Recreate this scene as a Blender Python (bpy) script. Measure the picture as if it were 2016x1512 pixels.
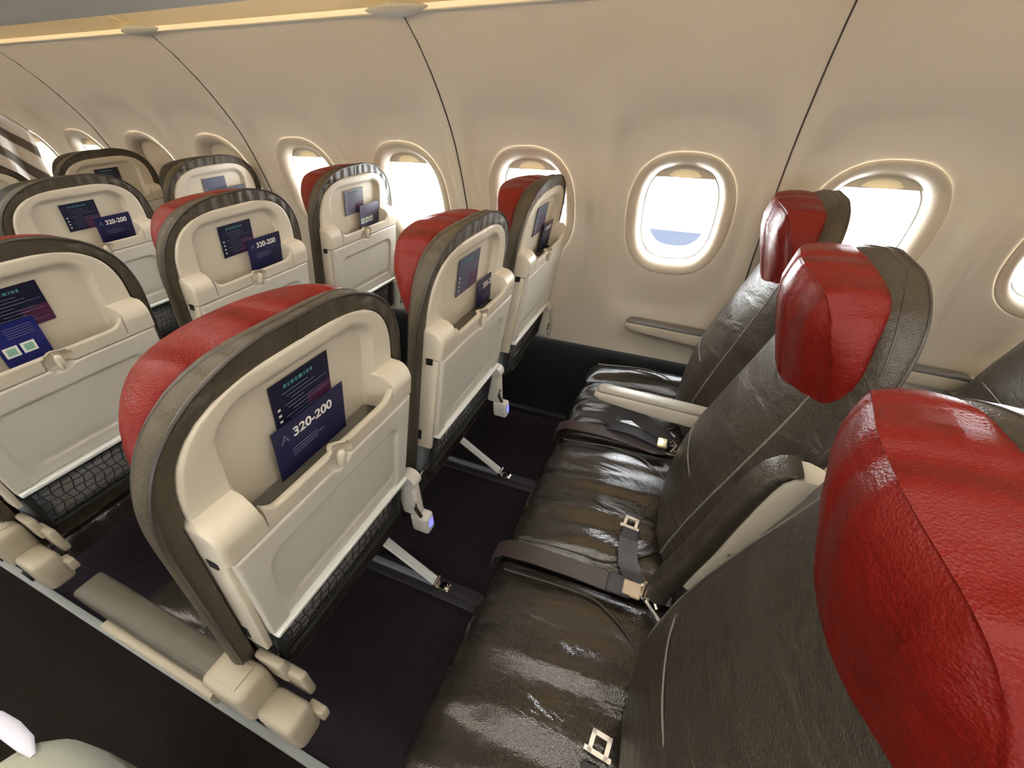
import bpy, bmesh, math, random
import numpy as np
from mathutils import Vector, Matrix

random.seed(4)
for o in list(bpy.data.objects):
    bpy.data.objects.remove(o, do_unlink=True)
S = bpy.context.scene
COL = S.collection

# ------------------------------------------------------------------ camera
CP = Vector((-0.1379, -0.0348, 1.4299))
YAW, PITCH, ROLL, FPX = 0.40113, -0.61691, -0.01205, 828.15
cf = Vector((math.cos(PITCH)*math.cos(YAW), math.cos(PITCH)*math.sin(YAW), math.sin(PITCH)))
cr = cf.cross(Vector((0, 0, 1))).normalized()
cu = cr.cross(cf)
cr2 = cr*math.cos(ROLL) + cu*math.sin(ROLL)
cu2 = cu*math.cos(ROLL) - cr*math.sin(ROLL)
cam = bpy.data.cameras.new('camera')
cam.sensor_fit = 'HORIZONTAL'; cam.sensor_width = 36; cam.lens = FPX/2016*36
cam.clip_start = 0.01
camo = bpy.data.objects.new('camera', cam); COL.objects.link(camo)
m = Matrix((cr2, cu2, -cf)).transposed().to_4x4(); m.translation = CP
camo.matrix_world = m
S.camera = camo

# ------------------------------------------------------------------ world, light, exposure
w = bpy.data.worlds.new('sky'); S.world = w; w.use_nodes = True
w.node_tree.nodes['Background'].inputs[0].default_value = (0.93, 0.97, 1.0, 1)
w.node_tree.nodes['Background'].inputs[1].default_value = 27.0
S.view_settings.view_transform = 'Standard'
S.view_settings.look = 'None'
S.view_settings.gamma = 1
S.view_settings.use_curve_mapping = False
S.view_settings.exposure = 0.26
CEIL_LIGHT = 7.5      # cabin ceiling strips
CEIL_COL = (1.0, 0.93, 0.82)

# ------------------------------------------------------------------ constants of the cabin
ROW = 0.7516            # seat pitch
Y1 = 0.395              # rear face of the first row ahead
SX = 0.1897; SP = 0.5079
WY0 = 0.0253; WP = 0.5334
AISLE_MID = -0.29

# ------------------------------------------------------------------ materials
def mat(name, col, rough=0.5, metal=0.0, spec=0.5, bump=None, emit=None, var=0.0, vscale=6.0, coat=0.0, sheen=0.0, tint=None):
    m = bpy.data.materials.new(name); m.use_nodes = True
    nt = m.node_tree; b = nt.nodes['Principled BSDF']
    b.inputs['Base Color'].default_value = (*col, 1)
    b.inputs['Roughness'].default_value = rough
    b.inputs['Metallic'].default_value = metal
    b.inputs['Specular IOR Level'].default_value = spec
    if coat: b.inputs['Coat Weight'].default_value = coat; b.inputs['Coat Roughness'].default_value = .2
    if emit:
        b.inputs['Emission Color'].default_value = (*emit[0], 1); b.inputs['Emission Strength'].default_value = emit[1]
    tc = nt.nodes.new('ShaderNodeTexCoord')
    if var:
        n = nt.nodes.new('ShaderNodeTexNoise'); n.inputs['Scale'].default_value = vscale; n.inputs['Detail'].default_value = 5
        nt.links.new(tc.outputs['Object'], n.inputs['Vector'])
        r = nt.nodes.new('ShaderNodeMapRange'); r.inputs[3].default_value = 1-var; r.inputs[4].default_value = 1+var
        nt.links.new(n.outputs['Fac'], r.inputs[0])
        mx = nt.nodes.new('ShaderNodeVectorMath'); mx.operation = 'SCALE'
        mx.inputs[0].default_value = col
        nt.links.new(r.outputs[0], mx.inputs['Scale'])
        nt.links.new(mx.outputs[0], b.inputs['Base Color'])
    prev = None
    for bb in (bump or []):
        kind, scale, dist, stretch = bb
        mp = nt.nodes.new('ShaderNodeMapping'); mp.inputs['Scale'].default_value = stretch
        nt.links.new(tc.outputs['Object'], mp.inputs[0])
        if kind == 'noise':
            t = nt.nodes.new('ShaderNodeTexNoise'); t.inputs['Scale'].default_value = scale; t.inputs['Detail'].default_value = 4
            t.inputs['Distortion'].default_value = .6; out = t.outputs['Fac']
        elif kind == 'voronoi':
            t = nt.nodes.new('ShaderNodeTexVoronoi'); t.inputs['Scale'].default_value = scale; out = t.outputs['Distance']
        elif kind == 'wave':
            t = nt.nodes.new('ShaderNodeTexWave'); t.inputs['Scale'].default_value = scale; t.inputs['Distortion'].default_value = 6
            t.inputs['Detail'].default_value = 3; t.inputs['Detail Scale'].default_value = 1.2; out = t.outputs['Fac']
        else:
            t = nt.nodes.new('ShaderNodeTexWave'); t.inputs['Scale'].default_value = scale; t.inputs['Distortion'].default_value = 0.3
            out = t.outputs['Fac']
        nt.links.new(mp.outputs[0], t.inputs['Vector'])
        bn = nt.nodes.new('ShaderNodeBump'); bn.inputs['Strength'].default_value = 1.0; bn.inputs['Distance'].default_value = dist
        nt.links.new(out, bn.inputs['Height'])
        if prev: nt.links.new(prev, bn.inputs['Normal'])
        prev = bn.outputs[0]
    if prev: nt.links.new(prev, b.inputs['Normal'])
    return m

M = {}
M['wall'] = mat('cabin_wall_plastic', (.60, .55, .47), .42, bump=[('noise', 260, .0002, (1, 1, 1))], var=.03, vscale=2)
M['wall_seam'] = mat('panel_seam', (.05, .045, .04), .7)
M['reveal'] = mat('window_reveal_plastic', (.50, .44, .355), .45)
M['shade'] = mat('window_shade', (.60, .53, .42), .5)
M['gasket'] = mat('window_gasket', (.35, .36, .34), .5)
M['shell'] = mat('seat_shell_plastic', (.62, .56, .455), .38, bump=[('noise', 400, .00025, (1, 1, 1))], var=.02)
M['tray'] = mat('tray_plastic', (.60, .57, .50), .4, bump=[('noise', 400, .0002, (1, 1, 1))])
M['rail'] = mat('tray_edge_plastic', (.78, .80, .78), .35)
M['arm'] = mat('armrest_plastic', (.56, .51, .42), .42)
M['armpad'] = mat('armrest_pad', (.33, .31, .27), .38)
M['armpad_dark'] = mat('armrest_pad_dark', (.17, .17, .17), .38)
M['brown'] = mat('brown_leather', (.042, .034, .025), .36, bump=[('noise', 7, .010, (1, 1, 2.2)), ('voronoi', 420, .0006, (1, 1, 1))], var=.15)
M['band'] = mat('brown_leather_edge', (.066, .053, .034), .5, spec=.35, bump=[('wave', 9, .0025, (1, .3, .6)), ('voronoi', 420, .0006, (1, 1, 1))], var=.15)
M['cushion'] = mat('dark_glossy_leather', (.026, .021, .017), .17, spec=.8, bump=[('noise', 4, .018, (1.8, .6, 1)), ('wave', 1.1, .007, (2.4, .9, 1)), ('voronoi', 420, .00025, (1, 1, 1))], var=.15)
M['red'] = mat('red_leather', (.145, .0055, .0025), .40, spec=.25, bump=[('wave', 2.6, .008, (1.6, .3, 1.4)), ('noise', 22, .0016, (1, 1, 3.0)), ('noise', 8, .003, (1, 1, 1)), ('voronoi', 420, .0005, (1, 1, 1))], var=.12)
M['dark_pillow'] = mat('black_leather', (.018, .017, .014), .55, spec=.25, bump=[('noise', 20, .002, (1, 1, 2))])
M['piping'] = mat('leather_piping', (.045, .037, .03), .4)
M['stitch'] = mat('backrest_stitching', (.17, .16, .145), .5)
M['carpet'] = mat('seat_carpet', (.022, .018, .024), .95, spec=.1, bump=[('rib', 60, .0006, (.2, 3, 1)), ('noise', 700, .002, (1, 1, 1))], var=.35, vscale=90)
M['aisle'] = mat('aisle_carpet', (.017, .013, .011), .95, spec=.1, bump=[('noise', 600, .003, (1, 1, 1))], var=.35, vscale=60)
M['dado'] = mat('dark_dado_panel', (.012, .013, .014), .55)
M['track'] = mat('track_cover', (.022, .019, .024), .6)
M['strip'] = mat('floor_strip', (.30, .33, .33), .5)
M['net'] = mat('elastic_net', (.012, .013, .014), .8)
M['pocketback'] = mat('pocket_panel', (.26, .25, .24), .5, var=.25, vscale=14)
M['lower'] = mat('lower_back_panel', (.20, .22, .25), .5)
M['black'] = mat('black_plastic', (.012, .012, .013), .5)
M['alu'] = mat('aluminium', (.75, .77, .76), .28, metal=.85)
M['chrome'] = mat('chrome', (.9, .88, .82), .14, metal=1.0)
M['buckle'] = mat('buckle_metal', (.92, .86, .78), .3, metal=.35)
M['gold'] = mat('belt_tongue', (.80, .68, .40), .28, metal=.6)
M['web'] = mat('belt_webbing', (.020, .020, .024), .45, bump=[('rib', 140, .0006, (1, 1, 1))])
M['webgrey'] = mat('belt_webbing_grey', (.055, .055, .060), .4, bump=[('rib', 140, .0006, (1, 1, 1))])
M['webbrown'] = mat('belt_webbing_brown', (.050, .034, .032), .4, bump=[('rib', 140, .0006, (1, 1, 1))])
M['cream'] = mat('cream_cover', (.60, .47, .33), .5)
M['placard'] = mat('placard_print', (.009, .010, .032), .4)
M['aisle_pad_shaded'] = mat('aisle_armrest_pad_shaded', (.065, .057, .040), .45)  # shade of someone standing in the aisle is put into this colour
M['aisle_arm'] = mat('aisle_armrest_plastic_shaded', (.33, .29, .22), .45)  # armrest plastic darkened in colour for the same standing person's shade
M['warm_lamp'] = mat('warm_strip', (1, 1, 1), .5, emit=((1.0, .66, .30), 13.0))
M['placard_faded'] = mat('placard_print_faded', (.085, .085, .14), .4)
M['plum'] = mat('placard_plum', (.075, .018, .055), .4)
M['navy'] = mat('card_navy', (.012, .013, .06), .35)
M['blue'] = mat('card_blue', (.012, .016, .14), .35)
M['ink_white'] = mat('ink_white', (.85, .82, .78), .5)
M['ink_grey'] = mat('ink_grey', (.13, .15, .24), .5)
M['ink_teal'] = mat('ink_teal', (.06, .22, .24), .5)
M['ink_green'] = mat('ink_green', (.25, .48, .38), .5)
M['led'] = mat('outlet_blue_light', (.1, .1, .8), .4, emit=((.12, .12, 1.0), 2.2))
M['outlet'] = mat('outlet_plastic', (.62, .60, .54), .4)
M['bin'] = mat('bin_underside_glow_tint', (.90, .74, .44), .45)  # cream plastic; the yellow of the warm lamplight is put into its colour
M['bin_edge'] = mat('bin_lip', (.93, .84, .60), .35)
M['bin_grey'] = mat('bin_plastic', (.45, .45, .40), .5)
M['ceil'] = mat('ceiling_plastic', (.70, .66, .58), .6)
M['lamp'] = mat('cabin_lamp', (1, 1, 1), .5, emit=(CEIL_COL, CEIL_LIGHT))
M['bag'] = mat('pale_bag_fabric', (.38, .39, .32), .85, bump=[('noise', 300, .001, (1, 1, 1))])
M['lav'] = mat('lavender_trim', (.66, .66, .78), .7)
M['wing'] = mat('wing_paint', (.020, .024, .034), .6, spec=.1)

def curtain_mat():
    m = bpy.data.materials.new('striped_curtain'); m.use_nodes = True
    nt = m.node_tree; b = nt.nodes['Principled BSDF']; b.inputs['Roughness'].default_value = .8
    tc = nt.nodes.new('ShaderNodeTexCoord'); mp = nt.nodes.new('ShaderNodeMapping')
    mp.inputs['Rotation'].default_value = (0, math.radians(38), 0)
    wv = nt.nodes.new('ShaderNodeTexWave'); wv.inputs['Scale'].default_value = 3.4; wv.inputs['Distortion'].default_value = 2.0; wv.inputs['Detail'].default_value = 1
    rp = nt.nodes.new('ShaderNodeValToRGB')
    rp.color_ramp.elements[0].position = .35; rp.color_ramp.elements[0].color = (.075, .06, .045, 1)
    rp.color_ramp.elements[1].position = .5; rp.color_ramp.elements[1].color = (.50, .45, .40, 1)
    nt.links.new(tc.outputs['Object'], mp.inputs[0]); nt.links.new(mp.outputs[0], wv.inputs[0])
    nt.links.new(wv.outputs['Fac'], rp.inputs[0]); nt.links.new(rp.outputs[0], b.inputs['Base Color'])
    return m
M['curtain'] = curtain_mat()

def glass_mat():
    m = bpy.data.materials.new('acrylic_pane'); m.use_nodes = True
    nt = m.node_tree; nt.nodes.clear()
    o = nt.nodes.new('ShaderNodeOutputMaterial'); mx = nt.nodes.new('ShaderNodeMixShader'); mx.inputs[0].default_value = .05
    t = nt.nodes.new('ShaderNodeBsdfTransparent'); g = nt.nodes.new('ShaderNodeBsdfGlossy'); g.inputs['Roughness'].default_value = .02
    nt.links.new(t.outputs[0], mx.inputs[1]); nt.links.new(g.outputs[0], mx.inputs[2]); nt.links.new(mx.outputs[0], o.inputs[0])
    return m
M['pane'] = glass_mat()

# ------------------------------------------------------------------ mesh helpers
class MB:
    """collects vertices and faces for one mesh"""
    def __init__(s): s.v = []; s.f = []
    def add(s, vs, fs):
        n = len(s.v); s.v += [tuple(v) for v in vs]; s.f += [tuple(i+n for i in f) for f in fs]; return s
    def box(s, x0, x1, y0, y1, z0, z1, b=0.0, shear=None):
        if b <= 0:
            vs = [(x, y, z) for x in (x0, x1) for y in (y0, y1) for z in (z0, z1)]
            fs = [(0, 1, 3, 2), (4, 6, 7, 5), (0, 4, 5, 1), (2, 3, 7, 6), (0, 2, 6, 4), (1, 5, 7, 3)]
        else:
            bm = bmesh.new(); bmesh.ops.create_cube(bm, size=1)
            for v in bm.verts:
                v.co = Vector(((x0+x1)/2+v.co.x*(x1-x0), (y0+y1)/2+v.co.y*(y1-y0), (z0+z1)/2+v.co.z*(z1-z0)))
            bmesh.ops.bevel(bm, geom=bm.edges[:], offset=b, segments=3, affect='EDGES', profile=.5)
            bm.verts.index_update()
            vs = [tuple(v.co) for v in bm.verts]; fs = [tuple(v.index for v in f.verts) for f in bm.faces]; bm.free()
        if shear: vs = [shear(*v) for v in vs]
        return s.add(vs, fs)
    def loft(s, rings, cap=True, closed=True):
        n = len(rings[0]); vs = [p for r in rings for p in r]; fs = []
        for i in range(len(rings)-1):
            for j in range(n if closed else n-1):
                a = i*n+j; b = i*n+(j+1) % n; fs.append((a, b, b+n, a+n))
        if cap:
            fs.append(tuple(range(n-1, -1, -1))); k = (len(rings)-1)*n; fs.append(tuple(range(k, k+n)))
        return s.add(vs, fs)
    def tube(s, pts, r, n=8, cap=True, flat=1.0):
        pts = [Vector(p) for p in pts]; rings = []
        up = Vector((0, 0, 1))
        for i, p in enumerate(pts):
            t = (pts[min(i+1, len(pts)-1)]-pts[max(i-1, 0)]).normalized()
            a = t.cross(up)
            if a.length < 1e-3: a = t.cross(Vector((1, 0, 0)))
            a.normalize(); b = a.cross(t)
            rr = r[i] if isinstance(r, (list, tuple)) else r
            rings.append([tuple(p+a*rr*math.cos(k*2*math.pi/n)+b*rr*flat*math.sin(k*2*math.pi/n)) for k in range(n)])
        return s.loft(rings, cap)
    def ribbon(s, pts, wvec, w, th):
        """flat strap: pts centre line, wvec width direction per point or constant"""
        pts = [Vector(p) for p in pts]; rings = []
        for i, p in enumerate(pts):
            t = (pts[min(i+1, len(pts)-1)]-pts[max(i-1, 0)]).normalized()
            wv = Vector(wvec[i] if isinstance(wvec, list) else wvec); wv = (wv-t*wv.dot(t)).normalized()
            nv = t.cross(wv)
            rings.append([tuple(p+wv*w/2*a+nv*th/2*b) for a, b in ((-1, -1), (1, -1), (1, 1), (-1, 1))])
        return s.loft(rings)
    def mesh(s, name, m, smooth=True, angle=40):
        me = bpy.data.meshes.new(name); me.from_pydata(s.v, [], s.f); me.validate()
        bm = bmesh.new(); bm.from_mesh(me); bmesh.ops.remove_doubles(bm, verts=bm.verts, dist=1e-6)
        bmesh.ops.recalc_face_normals(bm, faces=bm.faces); bm.to_mesh(me); bm.free()
        me.materials.append(M[m] if isinstance(m, str) else m)
        if smooth:
            for p in me.polygons: p.use_smooth = True
            me.set_sharp_from_angle(angle=math.radians(angle))
        return me

def link(name, me, parent=None, loc=(0, 0, 0)):
    o = bpy.data.objects.new(name, me); COL.objects.link(o); o.location = loc
    if parent: o.parent = parent
    return o
def empty(name, loc, label, cat, group=None):
    o = bpy.data.objects.new(name, None); COL.objects.link(o); o.location = loc; o.empty_display_size = .05
    tag(o, label, cat, group); return o
def tag(o, label=None, cat=None, group=None, kind=None):
    if label: o['label'] = label
    if cat: o['category'] = cat
    if group: o['group'] = group
    if kind: o['kind'] = kind
    return o
def copy_tree(o, parent=None):
    c = o.copy(); COL.objects.link(c)
    if parent: c.parent = parent
    for ch in [x for x in ALLCH.get(o.name, [])]:
        copy_tree(ch, c)
    return c
ALLCH = {}
def struct(name, me, parent=None):
    o = link(name, me, parent)
    if not parent: o['kind'] = 'structure'
    return o
def sgn(a, p): return math.copysign(abs(a)**p, a)
def sstep(a, b, x):
    t = np.clip((x-a)/(b-a), 0, 1); return t*t*(3-2*t)
def text_mesh(body, size, m, th=.0002, bold=False):
    cu = bpy.data.curves.new('txt', 'FONT'); cu.body = body; cu.size = size; cu.align_x = 'LEFT'; cu.extrude = th
    if bold: cu.offset = size*.02
    ob = bpy.data.objects.new('txt', cu); COL.objects.link(ob)
    dg = bpy.context.evaluated_depsgraph_get(); me = bpy.data.meshes.new_from_object(ob.evaluated_get(dg))
    bpy.data.objects.remove(ob); me.materials.clear(); me.materials.append(M[m]); return me

# ================================================================== SETTING
# --- wall profile X(z) of the right hand side wall
PZ = [-.02, .25, .49, .65, .85, 1.02, 1.255, 1.40, 1.515, 1.60, 1.68]
PX = [1.505, 1.50, 1.478, 1.482, 1.472, 1.452, 1.392, 1.318, 1.235, 1.15, 1.06]
def wx(z):
    # smooth interpolation (Catmull-Rom)
    i = max(0, min(len(PZ)-2, np.searchsorted(PZ, z)-1))
    z0, z1 = PZ[i], PZ[i+1]; t = (z-z0)/(z1-z0)
    m0 = (PX[min(i+1, len(PZ)-1)]-PX[max(i-1, 0)])/(PZ[min(i+1, len(PZ)-1)]-PZ[max(i-1, 0)])
    m1 = (PX[min(i+2, len(PZ)-1)]-PX[i])/(PZ[min(i+2, len(PZ)-1)]-PZ[i])
    h = z1-z0
    return (2*t**3-3*t**2+1)*PX[i]+(t**3-2*t**2+t)*h*m0+(-2*t**3+3*t**2)*PX[i+1]+(t**3-t**2)*h*m1
WZC = 1.052                      # window centre height
OW, OH, ON = .170, .205, 2.5      # outer oval
def scallop(dy, z):
    """soft bay moulded into the panel around and below each window"""
    r = (abs(dy)/.235)**4 + (abs(z-1.03)/.36)**4
    return .026*(1-float(sstep(.60, 1.25, r)))
def oval(a, b, n, k, N):
    t = 2*math.pi*k/N
    return sgn(math.cos(t), 2/n)*a, sgn(math.sin(t), 2/n)*b

NW = 96
def wall_cell(mb, yc, side, zlo=.49, zhi=1.68):
    """one window bay of side wall: oval hole at the middle"""
    fx = (lambda x: x) if side > 0 else (lambda x: 2*AISLE_MID-x)
    hy = WP/2
    rings = []
    outer = []
    for k in range(NW):
        t = 2*math.pi*k/NW; c, s_ = math.cos(t), math.sin(t)
        ztop = zhi-WZC; zbot = WZC-zlo
        hz = ztop if s_ >= 0 else zbot
        # project direction on the rectangle
        q = max(abs(c)/1.0, abs(s_)/1.0)
        outer.append((c/q*hy, s_/q*hz))
    inner = [oval(OW, OH, ON, k, NW) for k in range(NW)]
    fr = [0, .02, .05, .09, .14, .2, .27, .35, .44, .54, .65, .76, .88, 1]
    for f in fr:
        ring = []
        for (oy, oz), (iy, iz) in zip(outer, inner):
            dy = iy+(oy-iy)*f; dz = iz+(oz-iz)*f; z = WZC+dz
            x = wx(z)+scallop(dy, z)
            # groove to the neighbouring panel is handled by the seam strips
            ring.append((fx(x), yc+dy, z))
        rings.append(ring)
    mb.loft(rings, cap=False)

WIN_RIGHT = list(range(-5, 10))
def window(n, yc, side, shade_z):
    fx = (lambda x: x) if side > 0 else (lambda x: 2*AISLE_MID-x)
    mb = MB(); rings = []
    # (scale toward inner opening, depth from wall surface)
    iw, ih = .124, .160
    prof = [(-.045, -.002), (-.03, -.007), (-.01, -.0085), (.05, -.0085), (.13, -.007), (.28, -.002), (.48, .006), (.66, .016), (.80, .027), (.90, .037), (.96, .045), (.985, .050), (1.0, .056), (1.0, .064), (.93, .065), (.93, .074), (1.04, .076)]
    for f, d in prof:
        ring = []
        for k in range(NW):
            oy, oz = oval(OW, OH, ON, k, NW); iy, iz = oval(iw, ih, 2.9, k, NW)
            dy = oy+(iy-oy)*f; dz = oz+(iz-oz)*f
            z = WZC+dz*1.0; base = wx(WZC)+(wx(z)-wx(WZC))
            ring.append((fx(base+scallop(dy, z)*(1-min(1, max(0, f)))+d+.004*max(0, min(1, f))), yc+dy, z))
        rings.append(ring)
    mb.loft(rings, cap=False)
    W = struct('window_%d' % n, mb.mesh('window_reveal', 'reveal', angle=60))
    # gasket line round the scratch pane
    g = MB(); pts = []
    for k in range(NW+1):
        dy, dz = oval(iw-.004, ih-.004, 2.9, k, NW); z = WZC+dz
        pts.append((fx(wx(z)+.066), yc+dy, z))
    g.tube(pts, .0022, 6, cap=False); link('gasket', g.mesh('gasket', 'gasket'), W)
    # pane
    p = MB()
    for dx in (.071, ):
        vs = []
        for k in range(NW):
            dy, dz = oval(iw+.004, ih+.004, 2.9, k, NW); z = WZC+dz; vs.append((fx(wx(z)+dx), yc+dy, z))
        for k in range(NW):
            x, y, z = vs[k]; vs.append((x+.003*side, y, z))
        p.loft([vs[:NW], vs[NW:]])
    link('pane', p.mesh('pane', 'pane', angle=30), W)
    # outer hull frame beyond the pane
    h = MB(); rr = []
    for f, d in ((1.02, .075), (.86, .10), (.84, .15), (1.9, .16)):
        ring = []
        for k in range(NW):
            dy, dz = oval(iw*f, ih*f, 2.7, k, NW); z = WZC+dz; ring.append((fx(wx(max(.5, min(1.6, z)))+d), yc+dy, z))
        rr.append(ring)
    h.loft(rr, cap=False); link('outer_frame', h.mesh('outer_frame', 'reveal', angle=60), W)
    # shade, pulled down to shade_z, with its finger grip
    s = MB(); top = WZC+ih+.008; zs = np.linspace(shade_z, top, 14); rings = []
    for z in zs:
        t = min(1, abs(z-WZC)/(ih+.004)); half = (iw+.003)*max(.02, (1-t**2.9))**(1/2.9) if z > WZC-ih else .02
        half = max(half, .03)
        rings.append([(fx(wx(z)+.060+a), yc+b*half, z) for a, b in ((0, -1), (0, 1), (.004, 1), (.004, -1))])
    s.loft(rings); sh = link('window_shade', s.mesh('window_shade', 'shade', angle=30), W)
    gr = MB(); z0 = shade_z+.004; rings = []
    for i in range(9):
        t = -1+i/4.0; hw_ = .050*t; ht = .019*math.sqrt(max(0, 1-t*t))
        rings.append([(fx(wx(z0)+.060-.020*(1-t*t)), yc+hw_, z0), (fx(wx(z0)+.058-.005*(1-t*t)), yc+hw_, z0+.004+ht), (fx(wx(z0)+.062), yc+hw_, z0+.004+ht), (fx(wx(z0)+.062), yc+hw_, z0)])
    gr.loft(rings); link('shade_grip', gr.mesh('shade_grip', 'bin_edge'), sh)
    # small frown shaped moulding above the shade
    return W

for side, nm in ((1, 'right'), (-1, 'left')):
    mb = MB()
    for n in WIN_RIGHT: wall_cell(mb, WY0+n*WP, side)
    fx = (lambda x: x) if side > 0 else (lambda x: 2*AISLE_MID-x)
    struct('wall_'+nm, mb.mesh('side_wall', 'wall', angle=50))
    tr = MB()
    for n in WIN_RIGHT[:-1]:
        if n % 2 != 1: continue
        y = WY0+(n+.5)*WP; zs = np.linspace(.49, 1.68, 60)
        tr.loft([[(fx(wx(z)+.004), y-.003, z), (fx(wx(z)-.0030), y-.0018, z), (fx(wx(z)-.0030), y+.0018, z), (fx(wx(z)+.004), y+.003, z)] for z in zs])
    struct('trim_%d' % (1 if side > 0 else 2), tr.mesh('panel_seam', 'wall_seam'))
    # dark dado below the panels
    d = MB(); zs = [-.005, .03, .25, .47, .488, .492]
    yA, yB = -2.8, 5.1
    d.loft([[(fx(wx(z)+.012 if z < .49 else wx(z)+.03), yA, z), (fx(wx(z)+.012 if z < .49 else wx(z)+.03), yB, z)] for z in zs], cap=False, closed=False)
    d.box(*sorted((fx(1.495), fx(1.520))), yA, yB, 0, .035, .004)
    struct('baseboard_'+nm, d.mesh('dado', 'dado'))
k = 0
for side in (1, -1):
    for n in WIN_RIGHT:
        k += 1
        sz = 1.178
        if side > 0 and n == 4: sz = 1.005
        if side > 0 and n == 5: sz = .90
        window(k, WY0+n*WP, side, sz)

# floor
fl = MB(); fl.box(2*AISLE_MID-1.53, 1.53, -2.8, 5.1, -.05, 0)
struct('floor', fl.mesh('floor', 'carpet', smooth=False))
a = MB(); a.box(-.53, -.058, -2.8, 5.1, 0, .006)
struct('trim_3', a.mesh('aisle_carpet', 'aisle', smooth=False))
a = MB(); a.box(-.058, -.036, -2.8, 5.1, 0, .012, .003)
struct('trim_4', a.mesh('floor_strip', 'strip'))
for i, x in enumerate((.485, 1.03)):
    a = MB(); a.box(x-.034, x+.034, -2.8, 5.1, 0, .010, .003); a.box(x-.010, x+.010, -2.8, 5.1, .010, .016, .002)
    struct('trim_%d' % (5+i), a.mesh('seat_track', 'track'))
# end walls
for nm, y0, y1 in (('front', 5.1, 5.15), ('back', -2.85, -2.8)):
    a = MB(); a.box(2*AISLE_MID-1.55, 1.55, y0, y1, 0, 2.25); struct('wall_'+nm, a.mesh('end_wall', 'wall', smooth=False))
# ceiling: middle vault and the part over the bins
c = MB(); prof = []
for i in range(25):
    t = -1+i/12.0; prof.append((AISLE_MID+t*1.5, 2.16-.30*abs(t)**2.2))
c.loft([[(x, y, z) for x, z in prof] for y in (-2.8, 5.1)], cap=False, closed=False)
c.loft([[(x, y, z+.03) for x, z in prof] for y in (-2.8, 5.1)], cap=False, closed=False)
struct('ceiling', c.mesh('ceiling', 'ceil'))

# overhead bins: one unit per panel
def make_bin(y0, y1, side, label):
    fx = (lambda x: x) if side > 0 else (lambda x: 2*AISLE_MID-x)
    B = empty('overhead_bin', (fx(.9), (y0+y1)/2, 1.6), label, 'overhead bin', None)
    L = Vector(B.location)
    def lf(pts, nm, m, par=B, t=.006):
        mb = MB(); r = []
        for y in (y0+.003, y1-.003):
            r.append([(fx(x)-L.x, y-L.y, z-L.z) for x, z in pts]+[(fx(x)-L.x, y-L.y, z+t-L.z) for x, z in pts[::-1]])
        mb.loft(r); return link(nm, mb.mesh(nm, m), par)
    lf([(1.142, 1.612), (1.141, 1.599), (1.134, 1.593), (1.126, 1.595), (1.124, 1.604)], 'edge_lip', 'bin_edge')
    lf([(1.133, 1.604), (1.10, 1.616), (1.04, 1.632), (.96, 1.642), (.90, 1.644), (.862, 1.643)], 'underside', 'bin')
    lf([(.863, 1.602), (.855, 1.600), (.84, 1.603), (.70, 1.600), (.56, 1.600), (.545, 1.615)], 'service_panel', 'bin_grey', t=.012)
    lf([(.545, 1.618), (.50, 1.625), (.455, 1.66), (.42, 1.74), (.405, 1.84), (.41, 1.93)], 'bin_door', 'bin_grey', t=.012)
    return B
for side in (1, -1):
    for q in range(-2, 5):
        y0 = WY0+(q*2-.5)*WP; y1 = y0+2*WP
        pos = {0: 'over the closest windows', 1: 'over the second pair of windows', 2: 'far one near the curtain', -1: 'first bay behind', -2: 'second bay behind', 3: 'first bay beyond the curtain', 4: 'last bay beyond the curtain'}[q]
        lab = ('overhead bin with a warm lit underside, ' if side > 0 else 'closed grey overhead bin across the aisle, ')+pos
        b_ = make_bin(y0, y1, side, lab)
        if q in (-3, -2, -1, 3, 4) or side < 0: b_['group'] = 'overhead bins out of the frame' 
# joint covers along the bin edge
for q in range(-1, 4):
    y = WY0+(q*2+1.5)*WP
    lm_ = MB(); rings = []
    for i in range(17):
        t = -1+i/8.0; hw_ = max(.001, .050*(1-abs(t)**1.6)); rings.append([(1.130+hw_*math.cos(a_)*1.0, t*.108, 1.603-.017*max(0.03,(1-t*t))*math.sin(a_)-.002) for a_ in [j*math.pi/5 for j in range(-5, 5)]])
    lm_.loft(rings)
    o = link('joint_cover', lm_.mesh('joint_cover', 'bin_grey'), None, (0, y, 0))
    tag(o, {0: 'grey leaf-shaped cover at bin joint, atop the sharp wall seam', 1: 'smaller grey leaf-shaped cover at bin joint at the upper left'}.get(q, 'grey leaf-shaped bin joint cover, %s' % {-1: 'behind the camera side', 2: 'above the curtain', 3: 'beyond the curtain'}.get(q, '')), 'cover', 'bin joint covers')
for side in (1, -1):
    a = MB(); a.box(-.004, .004, -3.6, 4.1, -.006, .006, 0)
    o = link('bin_light', a.mesh('bin_light', 'warm_lamp', smooth=False), None, (.874 if side > 0 else 2*AISLE_MID-.874, .9, 1.620))
    tag(o, 'warm light strip tucked in the trough under the %s overhead bins' % ('window side' if side > 0 else 'far side'), 'light strip', 'strip lights under the bins')
# ceiling lamps: real cabin strips
for i, x in enumerate((AISLE_MID-.36, AISLE_MID+.36)):
    a = MB(); a.box(-.055, .055, -3.5, 3.9, -.01, .01, .004)
    o = link('ceiling_light', a.mesh('ceiling_light', 'lamp'), None, (x, .9, 2.085))
    tag(o, 'long warm white cabin light strip on the %s side of the aisle ceiling' % ('window row' if i else 'far'), 'ceiling light', 'ceiling light strips')

# ================================================================== SEAT
SL = .21
def yb(z): return -SL*(z-1.0)
def he(z, w, z0, z1, n):            # half width of a round shouldered outline
    if z <= z0: return w
    t = min(1.0, (z-z0)/(z1-z0)); return w*max(0.0, 1-t**n)**(1/n)

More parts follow.
